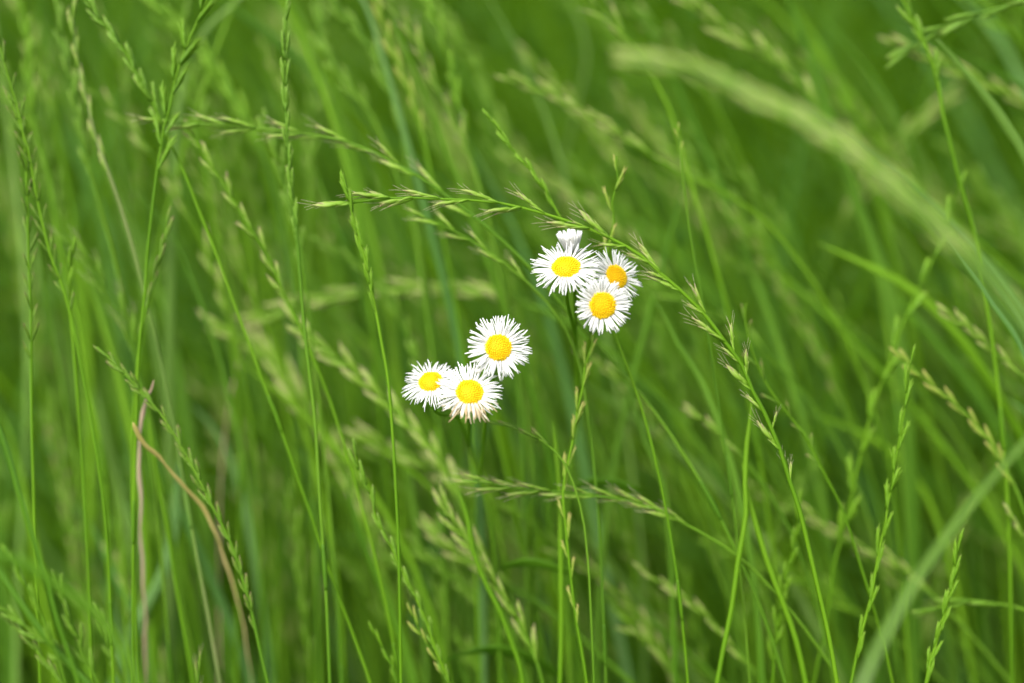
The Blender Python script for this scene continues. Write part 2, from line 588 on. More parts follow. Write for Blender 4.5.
# ---- the long arching stalk over the upper flowers
stalk("long sharp grass stalk arching over the upper daisy cluster, with purple-tipped bristly spikelets",
      [(352, 203), (390, 198), (440, 199), (500, 203), (565, 220), (610, 238), (640, 255), (660, 273), (680, 290), (705, 315), (725, 342), (742, 365), (752, 390), (764, 412), (780, 450), (790, 482), (800, 512), (815, 575), (828, 632), (837, 683)],
      -1.0, 600, 38, 'open', 'spk_pale', b2=-.5, r=3.0, stem='stem_bright', fat=1.2,
      spikes=[(356, 202, 312, 204, 1), (390, 198, 350, 191, 1), (388, 198, 368, 187, .9), (412, 199, 378, 208, 1), (442, 198, 402, 186, 1), (468, 200, 434, 209, 1), (500, 203, 463, 185, 1), (524, 209, 486, 219, 1),
              (555, 216, 519, 186, 1), (583, 228, 544, 226, 1), (608, 236, 582, 206, 1), (596, 232, 570, 220, .9), (632, 252, 598, 250, 1), (660, 272, 641, 238, 1), (652, 266, 622, 254, .9), (680, 290, 644, 279, 1),
              (672, 283, 640, 272, .8), (705, 314, 697, 282, 1), (720, 336, 687, 321, 1), (708, 318, 680, 303, .8), (735, 354, 737, 322, 1), (752, 388, 721, 369, 1), (744, 368, 716, 349, .9), (748, 378, 752, 345, .9),
              (768, 420, 742, 397, 1), (779, 448, 752, 424, 1), (776, 440, 785, 408, .8), (789, 478, 781, 445, .8), (791, 486, 796, 455, .8)])
stalk("softly blurred stalk running level above the arching one, pale spikelets pointing left",
      [(146, 121), (200, 124), (256, 128), (320, 136), (350, 143), (375, 153), (400, 166), (430, 184), (456, 203), (493, 232), (530, 268), (565, 308), (597, 345), (624, 375), (657, 415), (687, 460), (712, 502), (740, 560), (765, 620), (785, 683)],
      3.6, 330, 36, 'open', 'spk_pale', r=2.3, ang=15, gap=25)
stalk("short drooping seed head just under the bristly arch, its stem hidden by the upper daisies",
      [(412, 212), (440, 224), (470, 240), (505, 264), (545, 300), (575, 350), (590, 430), (600, 540), (606, 683)],
      3.5, 112, 26, 'open', 'spk_pale', r=1.6, ang=17, gap=17)
stalk("slim upright spike with fine pointed tip crossing the bristly arch, bright green close spikelets",
      [(340, 172), (347, 192), (352, 212), (358, 236), (365, 260), (370, 285), (374, 303), (378, 322), (382, 345), (386, 366), (389, 388), (392, 425), (394, 455), (396, 492), (399, 560), (401, 683)],
      -1.6, 150, 25, 'slim', 'spk_fresh', r=1.7, stem='stem_bright', gap=15, ang=8, fat=1.25, awns=False)
stalk("tall straight green spike leaving the picture top above the level blurred stalk",
      [(288, -60), (287, -20), (286, 20), (285, 60), (286, 112), (288, 150), (292, 190), (296, 225), (299, 262), (302, 300), (306, 342), (315, 420), (320, 500), (326, 590), (330, 683)],
      2.5, 310, 25, 'press', 'spk_green', r=2.0, gap=15, ang=8)
stalk("short dark-tipped spike leaning beside the tall straight green spike",
      [(263, 112), (272, 140), (281, 165), (284, 185), (293, 216), (301, 250), (308, 300), (316, 380), (326, 470), (336, 580), (342, 683)],
      6, 160, 25, 'press', 'spk_green', r=1.8, gap=13, ang=12)
stalk("open branched green stalk with outward spikelets, third from the top left corner, crossing two others",
      [(222, -40), (207, 0), (197, 22), (185, 50), (175, 80), (170, 107), (164, 127), (161, 147), (157, 171), (151, 221), (147, 258), (145, 291), (142, 321), (139, 350), (136, 420), (134, 500), (133, 590), (133, 683)],
      3, 215, 33, 'slim', 'spk_fresh', r=1.8, stem='stem_bright', gap=18, ang=25, fat=1.4)
stalk("stalk slanting from the top left of the branched one, clean thin stem below its spikelets",
      [(62, -55), (85, -5), (100, 20), (112, 35), (125, 52), (135, 70), (147, 92), (157, 112), (166, 135), (176, 155), (185, 174), (196, 203), (210, 238), (225, 278), (237, 311), (250, 345), (261, 377), (276, 415), (288, 450), (303, 492), (310, 512), (328, 567), (343, 607), (363, 662), (370, 683)],
      3.5, 215, 28, 'press', 'spk_green', r=1.9, stem='stem_bright', gap=15, ang=12)
stalk("slanting stalk of spaced green spikelets starting where the level stalk crosses the branched one",
      [(181, 121), (195, 138), (207, 160), (220, 178), (232, 198), (245, 220), (256, 238), (266, 252), (276, 275), (287, 300), (303, 335), (330, 400), (360, 500), (385, 600), (400, 683)],
      4, 225, 27, 'slim', 'spk_pink', r=1.7, stem='stem_bright', gap=19, ang=16, fat=1.2)
stalk("blurred thick seed spike sagging towards the lower daisy cluster from the left",
      [(283, 309), (321, 347), (351, 369), (373, 390), (396, 412), (416, 432), (436, 454), (450, 478), (470, 522), (495, 578), (515, 640), (527, 683)],
      7, 260, 36, 'press', 'spk_pale', r=2.8, gap=15, ang=14)
stalk("pale green spike at the top left, left neighbour of the brownish stem",
      [(56, -60), (58, -20), (61, 37), (69, 67), (75, 100), (82, 132), (87, 160), (92, 178), (100, 208), (110, 241), (117, 271), (124, 303), (130, 331), (135, 357), (142, 382), (150, 417), (160, 457), (167, 497), (175, 557), (182, 602), (192, 652), (198, 683)],
      7, 250, 28, 'press', 'spk_green', r=2.0, stem='stem', gap=17, ang=9)
stalk("brownish stalk with purplish close spikelets curving down from the top left edge",
      [(78, -70), (75, -20), (73, 20), (77, 55), (82, 82), (89, 107), (94, 132), (102, 155), (109, 174), (120, 205), (132, 245), (140, 276), (147, 306), (155, 335), (160, 357), (167, 392), (175, 427), (180, 462), (187, 502), (197, 557), (207, 609), (217, 667), (220, 683)],
      4.5, 260, 26, 'press', 'spk_pink', r=1.9, stem='stem_brown', gap=19, ang=6, fat=.9)
stalk("bright green blurred stalk widening downwards near the left edge, spikelets only at the top",
      [(20, -50), (23, 0), (27, 40), (30, 90), (38, 140), (49, 175), (56, 221), (65, 271), (77, 316), (85, 367), (95, 417), (104, 467), (108, 540), (112, 683)],
      9, 190, 26, 'press', 'spk_fresh', r=2.6, stem='stem_bright', gap=16, ang=12)
stalk("upright stalk hard by the left edge with dark open spikelets down to mid height",
      [(-4, 30), (4, 62), (12, 90), (20, 118), (25, 148), (27, 196), (28, 235), (29, 271), (31, 310), (31, 342), (32, 430), (35, 537), (37, 600), (40, 683)],
      3, 330, 20, 'open', 'spk_brown', r=1.8, stem='stem_bright', gap=12, ang=24, awns=False)
stalk("speckled brown-tipped stalk just right of the upright stalk at the left edge",
      [(8, 95), (18, 120), (28, 148), (34, 182), (42, 221), (50, 253), (60, 280), (70, 312), (84, 380), (98, 460), (107, 540), (114, 683)],
      3, 220, 19, 'open', 'spk_brown', r=1.8, stem='stem_bright', gap=11, ang=24, awns=False)
stalk("small upright green tip standing between the speckled stalk and the fluffy pale one",
      [(75, 236), (72, 258), (69, 290), (73, 340), (80, 430), (88, 560), (92, 683)],
      3.5, 50, 26, 'press', 'spk_fresh', r=1.7, stem='stem_bright', gap=17, ang=8)
stalk("fluffy pale green stalk of plump blurred spikelets on the left, sloping to the right",
      [(62, 236), (82, 257), (100, 278), (112, 301), (125, 323), (133, 345), (137, 367), (142, 392), (150, 450), (158, 520), (165, 600), (172, 683)],
      6, 150, 30, 'open', 'spk_green', r=1.9, gap=17, ang=16)
stalk("short upright stalk with a dark pointed tip leaning right above the dry pinkish stem",
      [(171, 212), (167, 224), (164, 241), (157, 266), (151, 291), (145, 316), (140, 342), (138, 357), (134, 400), (132, 480), (134, 560), (138, 683)],
      3.5, 135, 22, 'press', 'spk_brown', r=1.6, stem='stem_bright', gap=15, ang=6)
stalk("dark brown-green spike passing behind the bent straw blade",
      [(97, 347), (117, 366), (132, 381), (147, 398), (160, 413), (175, 436), (187, 457), (200, 481), (212, 506), (230, 541), (242, 576), (252, 613), (260, 650), (268, 683)],
      2.5, 330, 19, 'press', 'spk_brown', r=1.9, gap=11, ang=16)
stalk("spike entering from the left edge near the bottom corner, plump green spikelets",
      [(-18, 592), (0, 606), (15, 618), (37, 635), (57, 651), (75, 668), (92, 683)],
      -4, 120, 30, 'press', 'spk_green', r=2.0, gap=14, ang=13)
stalk("purplish spike lowest in the bottom left corner",
      [(4, 616), (12, 625), (24, 637), (37, 650), (48, 666), (62, 684)],
      -3.5, 90, 24, 'press', 'spk_brown', r=1.8, gap=15, ang=8)
stalk("bottom left spike of whitish green zigzag spikelets, standing tallest of that corner",
      [(52, 571), (60, 588), (66, 607), (70, 623), (79, 639), (83, 656), (92, 671), (98, 684)],
      -4, 120, 27, 'press', 'spk_green', r=1.7, gap=15, ang=14)
stalk("small lone spike right of the zigzag one at the bottom left, dark pale-edged tip",
      [(95, 608), (101, 622), (106, 638), (112, 657), (119, 672), (123, 684)],
      5, 80, 22, 'press', 'spk_green', r=1.6, gap=11, ang=9)
stalk("thin beaded spike sloping from the left edge through the bottom left group",
      [(4, 544), (12, 561), (27, 586), (37, 606), (47, 628), (60, 666), (65, 684)],
      -5, 120, 24, 'press', 'spk_fresh', r=1.7, gap=18, ang=9)
stalk("tiny pale awned tip poking up at the bottom edge below the straw blade",
      [(198, 660), (199, 670), (198, 683), (198, 700)],
      2.5, 30, 20, 'open', 'spk_pink', r=1.3, gap=9, ang=12)
stalk("slim spike leaning left below the lower daisies, thin tip among blurred blades",
      [(353, 445), (356, 456), (359, 470), (366, 484), (373, 503), (376, 518), (391, 546), (403, 573), (416, 598), (428, 626), (436, 651), (450, 684)],
      2.5, 260, 21, 'press', 'spk_green', r=1.8, stem='stem_bright', gap=14, ang=8)
stalk("short spike with yellowish beads beside the foot of the slim leaning spike",
      [(408, 602), (413, 616), (422, 636), (433, 653), (442, 670), (450, 690)],
      3, 90, 17, 'press', 'spk_yellow', r=1.5, gap=13, ang=16)
stalk("short spike of four spaced green beads at the bottom edge left of centre",
      [(371, 626), (376, 635), (382, 647), (391, 664), (397, 684)],
      3.5, 70, 17, 'press', 'spk_fresh', r=1.4, gap=14, ang=9)
stalk("broad blurred pale spike sweeping from mid left down to the bottom",
      [(214, 322), (227, 332), (247, 343), (268, 360), (293, 389), (311, 417), (326, 439), (338, 458), (351, 483), (363, 512), (376, 551), (388, 583), (398, 621), (416, 663), (424, 683)],
      14, 330, 44, 'press', 'spk_pale', r=4, gap=15, ang=12)
stalk("blurred pinkish seed head sloping right just below the lower daisy cluster",
      [(358, 434), (381, 444), (406, 457), (431, 467), (456, 479), (500, 502), (548, 536), (604, 584), (672, 640), (722, 684)],
      13, 180, 40, 'press', 'spk_pale', r=3.2, gap=15, ang=12)
stalk("nearly level sharp stalk below both daisy clusters, bluish green close spikelets pointing left",
      [(462, 480), (494, 484), (512, 488), (541, 491), (562, 492), (594, 496), (619, 499), (644, 505), (666, 514), (687, 525), (712, 539), (735, 554), (760, 576), (790, 610), (820, 650), (840, 684)],
      2.5, 240, 34, 'open', 'spk_pink', r=1.8, gap=16, ang=12, stem='stem', b2=4)
stalk("tiny dark seed head reaching right from below the lower daisies",
      [(476, 414), (496, 422), (512, 428), (528, 433), (549, 446), (566, 466), (580, 505), (588, 560), (594, 683)],
      2, 84, 24, 'slim', 'spk_brown', r=1.5, gap=16, ang=9, fat=1.2)
stalk("upright stalk of yellowish spikelets standing above the upper daisies and passing behind them",
      [(617, 156), (616, 166), (618, 180), (612, 203), (614, 222), (608, 246), (606, 270), (600, 305), (592, 345), (585, 367), (583, 387), (577, 412), (573, 440), (567, 467), (563, 492), (565, 520), (569, 560), (573, 595), (577, 625), (582, 652), (587, 684)],
      2.2, 480, 24, 'slim', 'spk_yellow', r=1.8, stem='stem_bright', gap=21, ang=12, fat=1.3, awns=False)
stalk("pale pinkish stout seed head slanting at the bottom centre, left of the upright stem",
      [(440, 486), (448, 510), (457, 528), (471, 546), (486, 564), (496, 586), (509, 604), (517, 618), (525, 634), (537, 663), (543, 684)],
      4.5, 190, 31, 'press', 'spk_pink', r=2.0, gap=14, ang=13)
stalk("blurred pale seed spike curving behind the stout pinkish seed head",
      [(423, 523), (443, 541), (463, 558), (486, 571), (512, 588), (537, 603), (562, 621), (592, 648), (632, 684)],
      8.5, 110, 32, 'press', 'spk_pink', r=3.0, gap=13, ang=10)
stalk("soft blurred bluish spike standing at the bottom left of the stout pinkish seed head",
      [(434, 580), (441, 601), (452, 625), (458, 652), (466, 678), (468, 690)],
      13, 110, 30, 'press', 'spk_green', r=2.8, gap=13, ang=10)
stalk("leftmost of the five blurred spikes hanging along the top edge",
      [(312, -15), (318, 12), (323, 45), (338, 72), (356, 95), (371, 114), (392, 160), (415, 230), (430, 300), (442, 400), (450, 683)],
      12, 150, 30, 'press', 'spk_green', r=2.4, gap=16, ang=12)
stalk("second of the five blurred spikes along the top edge, long smooth bend",
      [(312, -25), (330, -2), (343, 15), (363, 37), (376, 58), (386, 85), (396, 108), (403, 136), (410, 190), (420, 260), (432, 350), (440, 460), (448, 683)],
      11, 190, 30, 'press', 'spk_green', r=2.4, gap=16, ang=10)
stalk("third of the five blurred spikes along the top edge, speckled with yellow",
      [(370, -25), (377, 5), (386, 30), (396, 60), (408, 88), (418, 118), (428, 160), (440, 220), (455, 300), (470, 420), (480, 683)],
      8.5, 170, 24, 'press', 'spk_yellow', r=2.0, stem='stem_bright', gap=15, ang=12)
stalk("fourth of the five blurred spikes along the top edge, with pinkish side spikelets",
      [(384, -20), (392, 5), (411, 33), (423, 56), (436, 83), (448, 110), (461, 136), (471, 162), (486, 210), (500, 280), (520, 400), (530, 683)],
      9, 200, 27, 'open', 'spk_pink', r=2.0, gap=16, ang=14)
stalk("rightmost of the five blurred spikes along the top edge",
      [(418, -20), (428, 8), (438, 28), (448, 58), (456, 93), (462, 115), (474, 160), (492, 230), (512, 320), (530, 450), (540, 683)],
      10, 150, 25, 'press', 'spk_fresh', r=2.0, gap=15, ang=12)
stalk("slender leaning tip of alternate spikelets above the arch at the centre of the picture",
      [(482, 109), (495, 124), (512, 148), (529, 168), (545, 189), (556, 210), (575, 245), (600, 300), (625, 360), (648, 430), (668, 520), (680, 600), (688, 683)],
      2.5, 130, 22, 'press', 'spk_fresh', r=1.7, stem='stem_bright', gap=15, ang=6)
stalk("small yellow bead of a seed head standing alone upper right of the upper daisies",
      [(678, 126), (679, 140), (682, 170), (690, 230), (702, 300), (718, 400), (735, 520), (750, 683)],
      3.5, 16, 12, 'press', 'spk_yellow', r=1.1, gap=6, ang=22)
stalk("thin stalk with a tiny orange-brown tip right of the upper daisies, sparse side branches",
      [(746, 303), (745, 320), (752, 350), (764, 380), (779, 403), (803, 433), (820, 465), (833, 490), (844, 514), (862, 570), (880, 630), (893, 684)],
      3.5, 200, 18, 'slim', 'spk_brown', r=1.5, stem='stem_bright', gap=21, ang=30, fat=1.2)
stalk("slender upright green spike on the right, sharply pointed and nearly straight",
      [(913, 352), (908, 378), (905, 408), (900, 436), (895, 463), (893, 482), (888, 503), (886, 520), (878, 556), (873, 588), (867, 613), (860, 640), (851, 684)],
      2, 320, 27, 'slim', 'spk_fresh', r=1.7, stem='stem_bright', gap=22, ang=8, fat=1.3, awns=False)
stalk("upright green spike at the bottom right corner with brown-edged spikelets",
      [(963, 536), (957, 552), (953, 581), (947, 603), (940, 631), (930, 663), (926, 684)],
      1.8, 150, 24, 'press', 'spk_fresh', r=1.8, stem='stem_bright', gap=14, ang=9)
stalk("brown speckled spike on the right bowing left behind the pointed green one",
      [(893, 350), (905, 361), (923, 378), (948, 398), (968, 416), (988, 439), (1000, 459), (1010, 477), (1020, 499), (1032, 540), (1040, 600), (1045, 683)],
      5, 180, 24, 'press', 'spk_yellow', r=1.9, gap=14, ang=15)
stalk("huge out-of-focus pale seed spike sweeping across the upper right",
      [(626, 61), (652, 63), (687, 69), (725, 81), (767, 101), (806, 121), (836, 139), (868, 162), (895, 186), (918, 206), (943, 230), (968, 256), (993, 281), (1018, 309), (1042, 345), (1065, 400), (1080, 470)],
      -18, 460, 38, 'press', 'spk_pale', r=8, gap=7, ang=9, b2=-25, fat=1.0, stem='blade_pale')
stalk("blurred stalk with dangling pale spikelets entering at the top right, left of the grey-green blade",
      [(893, -20), (905, 5), (918, 30), (928, 52), (938, 82), (943, 115), (950, 142), (957, 171), (965, 200), (974, 230), (986, 300), (996, 370), (1004, 450), (1010, 560), (1012, 683)],
      5, 110, 27, 'press', 'spk_green', r=2.0, stem='stem_bright', gap=18, ang=12)
stalk("stalk bending in from the top right corner with its tip drooping left",
      [(890, 64), (908, 51), (930, 36), (948, 26), (973, 16), (988, 11), (1008, 6), (1030, 0), (1065, 0), (1100, 20)],
      6.5, 190, 30, 'press', 'spk_green', r=2.0, b2=4, gap=17, ang=10)
stalk("blurred stalk hanging from the top edge right of centre, passing behind the large pale spike",
      [(570, -30), (587, 0), (612, 22), (625, 37), (640, 55), (652, 75), (662, 95), (672, 117), (690, 180), (710, 245), (735, 340), (760, 460), (790, 683)],
      8, 110, 30, 'open', 'spk_pink', r=2.2, gap=17, ang=15, stem='stem_bright')
stalk("blurred seed head sloping right across the upper centre, ending in a long green stem",
      [(500, 76), (520, 83), (550, 94), (575, 108), (600, 121), (625, 137), (650, 155), (687, 176), (712, 187), (737, 200), (768, 224), (793, 254), (813, 282), (831, 311), (845, 337), (870, 400), (895, 500), (910, 683)],
      9.5, 175, 30, 'press', 'spk_pink', r=1.7, gap=14, ang=10, stem='stem_bright')
stalk("grey-green blurred seed head lying level just above the lower daisy cluster",
      [(240, 326), (256, 319), (293, 307), (331, 297), (368, 292), (431, 289), (481, 292), (506, 297), (545, 312), (600, 345), (680, 420), (740, 520), (790, 683)],
      14, 280, 40, 'press', 'spk_pale', r=3.0, gap=15, ang=9)
stalk("short pale blurred spike at the right edge, above the bowing speckled one",
      [(946, 312), (958, 321), (975, 334), (990, 348), (1005, 361), (1022, 376), (1045, 410), (1062, 470), (1070, 560)],
      5.5, 100, 27, 'press', 'spk_pink', r=2.0, gap=12, ang=9)
stalk("bright green blurred stalk leaning right with broad spikelets, left neighbour of the pointed green spike",
      [(962, 178), (952, 210), (940, 243), (928, 271), (913, 300), (900, 332), (888, 365), (875, 402), (865, 437), (856, 475), (849, 510), (840, 543), (834, 568), (828, 612), (818, 663), (814, 684)],
      6.5, 420, 34, 'slim', 'spk_fresh', r=2.0, stem='stem_bright', gap=36, ang=14, fat=1.5, awns=False)
stalk("spike of small blurred spikelets hugging the foot of the bristly arch at the lower right",
      [(799, 497), (798, 522), (793, 551), (785, 583), (780, 613), (775, 646), (773, 684)],
      4.5, 170, 21, 'press', 'spk_fresh', r=1.6, stem='stem_bright', gap=15, ang=15)
stalk("blurred beaded pinkish spike in the lower centre, sloping right to the bright bare stem",
      [(639, 568), (662, 583), (676, 593), (693, 606), (712, 621), (724, 637), (748, 664), (766, 684)],
      7, 130, 25, 'press', 'spk_pink', r=1.9, gap=14, ang=8)
stalk("bright green fuzzy spike low in the centre, left of the beaded pinkish one",
      [(596, 592), (612, 602), (632, 621), (652, 643), (672, 666), (686, 684)],
      12, 90, 28, 'press', 'spk_fresh', r=2.6, gap=13, ang=10)
stalk("small hooked pale seed head near the bottom centre, under the fuzzy green spike",
      [(622, 633), (636, 634), (648, 641), (662, 657), (677, 673), (686, 686)],
      8.5, 55, 26, 'press', 'spk_pink', r=2.0, gap=13, ang=10)
stalk("nearly level bluish stalk at the lower right, behind the brown-edged upright spike",
      [(925, 610), (955, 606), (970, 601), (993, 604), (1018, 608), (1045, 620), (1065, 650)],
      5.5, 100, 34, 'slim', 'spk_green', r=2.4, gap=30, ang=6, fat=1.2)
stalk("blurred spike sloping right behind the broad slanting blade at the lower right",
      [(806, 508), (820, 519), (850, 541), (885, 558), (918, 582), (943, 606), (970, 634), (1002, 672), (1010, 684)],
      8, 150, 26, 'press', 'spk_pink', r=2.0, gap=14, ang=10)
stalk("small blurred pale seed head right of centre, below the foot of the upper cluster's arch",
      [(684, 411), (704, 421), (722, 436), (742, 456), (764, 486), (790, 530), (815, 600), (835, 684)],
      6, 70, 25, 'press', 'spk_pink', r=1.8, gap=13, ang=9)
stalk("blurred yellow-green spike at the top left, between the branched stalk and the tall straight spike",
      [(146, -12), (161, 8), (180, 28), (207, 58), (225, 83), (240, 108), (262, 150), (282, 220), (300, 330), (312, 450), (320, 683)],
      13, 200, 32, 'press', 'spk_fresh', r=2.6, gap=15, ang=12)
stalk("pale blurred spike in the top right, over the start of the large pale spike",
      [(668, -14), (690, 3), (712, 18), (729, 33), (752, 48), (768, 57), (793, 77), (818, 108), (845, 160), (870, 240), (890, 350), (905, 500), (915, 683)],
      14, 190, 36, 'press', 'spk_pink', r=3.0, gap=14, ang=12)
stalk("pale tip standing at the right edge beside the broad slanting blade",
      [(1009, 512), (1016, 524), (1025, 540), (1036, 580), (1042, 640), (1044, 684)],
      4.5, 50, 26, 'press', 'spk_pink', r=1.6, gap=14, ang=8)

# ---- single blades and bare stems
blade("bent dry straw-yellow blade on the lower left", [(132, 422), (135, 430), (139, 438), (147, 447), (160, 456), (172, 472), (187, 490), (202, 506), (211, 526), (220, 543), (226, 563), (233, 584), (240, 610), (246, 645), (252, 684)],
      2.4, 4.8, 'straw', b2=8.5, tail=.18, kink=.6, name="dry_grass", flat=.3, taper=.03, cat="dry grass", bumps=.3, group="dry grasses on the left")
blade("dry pinkish brown upright stem with a withered tip, crossed by the straw blade", [(153, 380), (150, 390), (146, 398), (144, 412), (142, 427), (140, 442), (139, 467), (140, 492), (140, 512), (142, 545), (144, 587), (145, 637), (146, 684)],
      3.0, 4.2, 'pink_dry', b2=8, tail=.6, kink=.8, name="dry_grass", flat=.6, taper=.1, cat="dry grass", bumps=.22, group="dry grasses on the left")
blade("faint brown blurred dry stem between the straw blade and the broad blurred pale spike", [(244, 345), (240, 358), (231, 392), (224, 442), (220, 500), (219, 570), (220, 684)],
      16, 1.6, 'pink_dry', name="dry_grass", flat=.6, taper=.1, cat="dry grass", bumps=.2, group="dry grasses on the left")
blade("bright green blade rising out of the left edge at mid height", [(-12, 400), (0, 432), (10, 462), (17, 487), (25, 512), (37, 551), (47, 583), (57, 621), (70, 658), (78, 684)], -4.5, 6.5, 'blade', flat=.3, taper=.1)
blade("straight green blade sloping from the left edge into the bottom left spikes", [(-14, 552), (0, 573), (20, 602), (37, 625), (57, 651), (84, 680), (92, 690)], -4.5, 7, 'blade', flat=.3, taper=.1)
blade("wide out-of-focus green blade arching over the bottom left corner", [(-40, 545), (0, 556), (25, 565), (50, 580), (75, 598), (100, 618), (125, 656), (138, 684)], -15, 13, 'blade', flat=.25, taper=.2)
blade("bluish blurred blade leaning right beside the foot of the dry pinkish stem", [(180, 455), (177, 490), (174, 530), (163, 573), (148, 602), (131, 634), (118, 668), (112, 690)], 11, 11, 'blade_blue', taper=.3)
blade("bluish blade crossing behind the foot of the dry pinkish stem from the upper left", [(90, 520), (105, 555), (122, 590), (138, 620), (152, 655), (160, 690)], 13, 10, 'blade_blue', taper=.3)
blade("thin bright upright stem beside the yellowish spikelets at the bottom centre", [(553, 420), (556, 450), (559, 482), (560, 512), (561, 587), (561, 640), (560, 684)], 4, 4.6, 'stem_bright', name="bare_grass", flat=.8, taper=.1, roll=0)
blade("bright green bare stem through the stout pinkish seed head at the bottom centre", [(458, 488), (468, 520), (473, 551), (488, 588), (501, 613), (512, 643), (519, 663), (523, 684)], 3.5, 5, 'stem_bright', name="bare_grass", flat=.8, taper=.1, roll=0)
blade("broad green blade slanting up to the right edge at the lower right", [(1085, 372), (1055, 408), (1024, 443), (993, 477), (968, 507), (938, 548), (913, 584), (893, 620), (876, 652), (863, 684)], -9, 10, 'blade_pale', b2=-17, flat=.22, taper=.2, roll=.25)
blade("narrow bluish blade lying along the lower half of the large pale spike at the right", [(944, 236), (958, 256), (978, 282), (993, 304), (1008, 324), (1018, 340), (1030, 370), (1040, 420), (1046, 500)], -4, 6, 'blade_blue', taper=.3)
blade("grey-green blade slanting down to the right edge at the top right", [(935, 37), (950, 54), (968, 75), (993, 106), (1010, 132), (1026, 158), (1045, 210), (1058, 300), (1064, 420)], 5.5, 10, 'blade_pale', taper=.25, flat=.25)
blade("bright bare upright stem with a dark joint at the lower right of centre", [(752, 398), (750, 420), (747, 444), (745, 484), (746, 515), (738, 562), (732, 606), (724, 646), (717, 684)], 2.5, 5, 'stem_bright', name="bare_grass", flat=.9, taper=.12, roll=0)
blade("bright green bare stem leaning left between the dark-jointed stem and the foot of the arch", [(742, 462), (747, 490), (753, 514), (764, 551), (774, 580), (785, 608), (796, 640), (806, 684)], 3, 5.5, 'stem_bright', name="bare_grass", flat=.8, taper=.2, roll=0)
blade("green blade leaning left close behind the arch, right of the upper daisies' level", [(655, 300), (668, 322), (678, 344), (697, 373), (712, 406), (722, 434), (740, 500), (755, 590), (762, 684)], 6, 7, 'blade', taper=.3)
blade("soft green blade leaning left below the upper daisies", [(615, 350), (624, 376), (633, 402), (647, 444), (662, 480), (670, 540), (676, 684)], 7, 7, 'blade', taper=.3)
blade("blurred pale blade slanting up at the top left beside the branched stalk", [(262, -25), (237, 1), (222, 14), (207, 29), (190, 60), (178, 120), (172, 220), (170, 400), (170, 683)], 15, 10, 'blade_pale', taper=.3)
blade("broad blurred green blade dropping through the upper right behind the large pale spike", [(782, -30), (796, 20), (815, 70), (838, 140), (852, 190), (872, 240), (892, 300), (905, 380), (912, 500), (915, 684)], 17, 15, 'blade', taper=.3)
blade("thin green blade behind the slim leaning spike at the lower left of centre", [(345, 470), (356, 520), (370, 560), (386, 600), (402, 640), (414, 684)], 9, 9, 'blade', taper=.3)
blade("thin straight stem between the bent straw blade and the pinkish dry stem", [(148, 410), (153, 450), (160, 490), (168, 530), (177, 590), (186, 640), (193, 684)], 5, 4, 'stem_bright', name="bare_grass", flat=.8, taper=.1, roll=0)

# ---- the thicket just behind the daisies: soft stalks and blades that nothing tells apart
def thicket_path(rs, tx, ty):
    u = min(max(tx / W, 0), 1)
    A = rs.uniform(30, 210) + u * rs.uniform(120, 420)
    if rs.random() < .07:
        A = -.5 * A
    tau = rs.uniform(150, 480)
    hook = rs.choice((0, 0, 0, 1)) * rs.uniform(20, 90) * (.4 + u)
    ys = np.linspace(0, max(700 - ty, 60), 12)
    return [(tx + A * (1 - math.exp(-y / tau)) + hook * (1 - math.exp(-y / 35)) + 8 * math.sin(y / 110 + tx), ty + y) for y in ys]


rs_t = random.Random(77)
globals()["SPREAD"] = 1.0
for i in range(112):
    tx, ty = rs_t.uniform(-40, 1060), rs_t.uniform(-60, 560)
    b = rs_t.choice((rs_t.uniform(9, 15), rs_t.uniform(13, 23)))
    stalk("soft blurred grass stalk in seed within the crowded thicket behind the daisies", thicket_path(rs_t, tx, ty), b, rs_t.uniform(120, 290), rs_t.uniform(22, 34),
          rs_t.choice(('press', 'press', 'slim', 'open')), rs_t.choice(('spk_green', 'spk_green', 'spk_fresh', 'spk_pink', 'spk_pink', 'spk_brown')), r=rs_t.uniform(1.3, 2.2),
          stem=rs_t.choice(('stem', 'stem_bright')), gap=rs_t.uniform(13, 22), ang=rs_t.uniform(8, 20), seed=1000 + i, group="soft stalks in the thicket", awns=False)
for i in range(150):
    tx, ty = rs_t.uniform(-40, 1060), rs_t.uniform(-120, 520)
    b = rs_t.choice((rs_t.uniform(8.5, 14), rs_t.uniform(12, 25), rs_t.uniform(15, 27)))
    blade("soft blurred leaf blade within the crowded thicket behind the daisies", thicket_path(rs_t, tx, ty), b, rs_t.uniform(3, 9) * (.7 + b / 30),
          rs_t.choice(('blade', 'blade', 'blade', 'stem_bright', 'stem_bright', 'stem_bright', 'blade_blue', 'blade_pale')), taper=rs_t.uniform(.15, .6), seed=2000 + i, roll=rs_t.uniform(.2, 1.2), group="soft blades in the thicket")


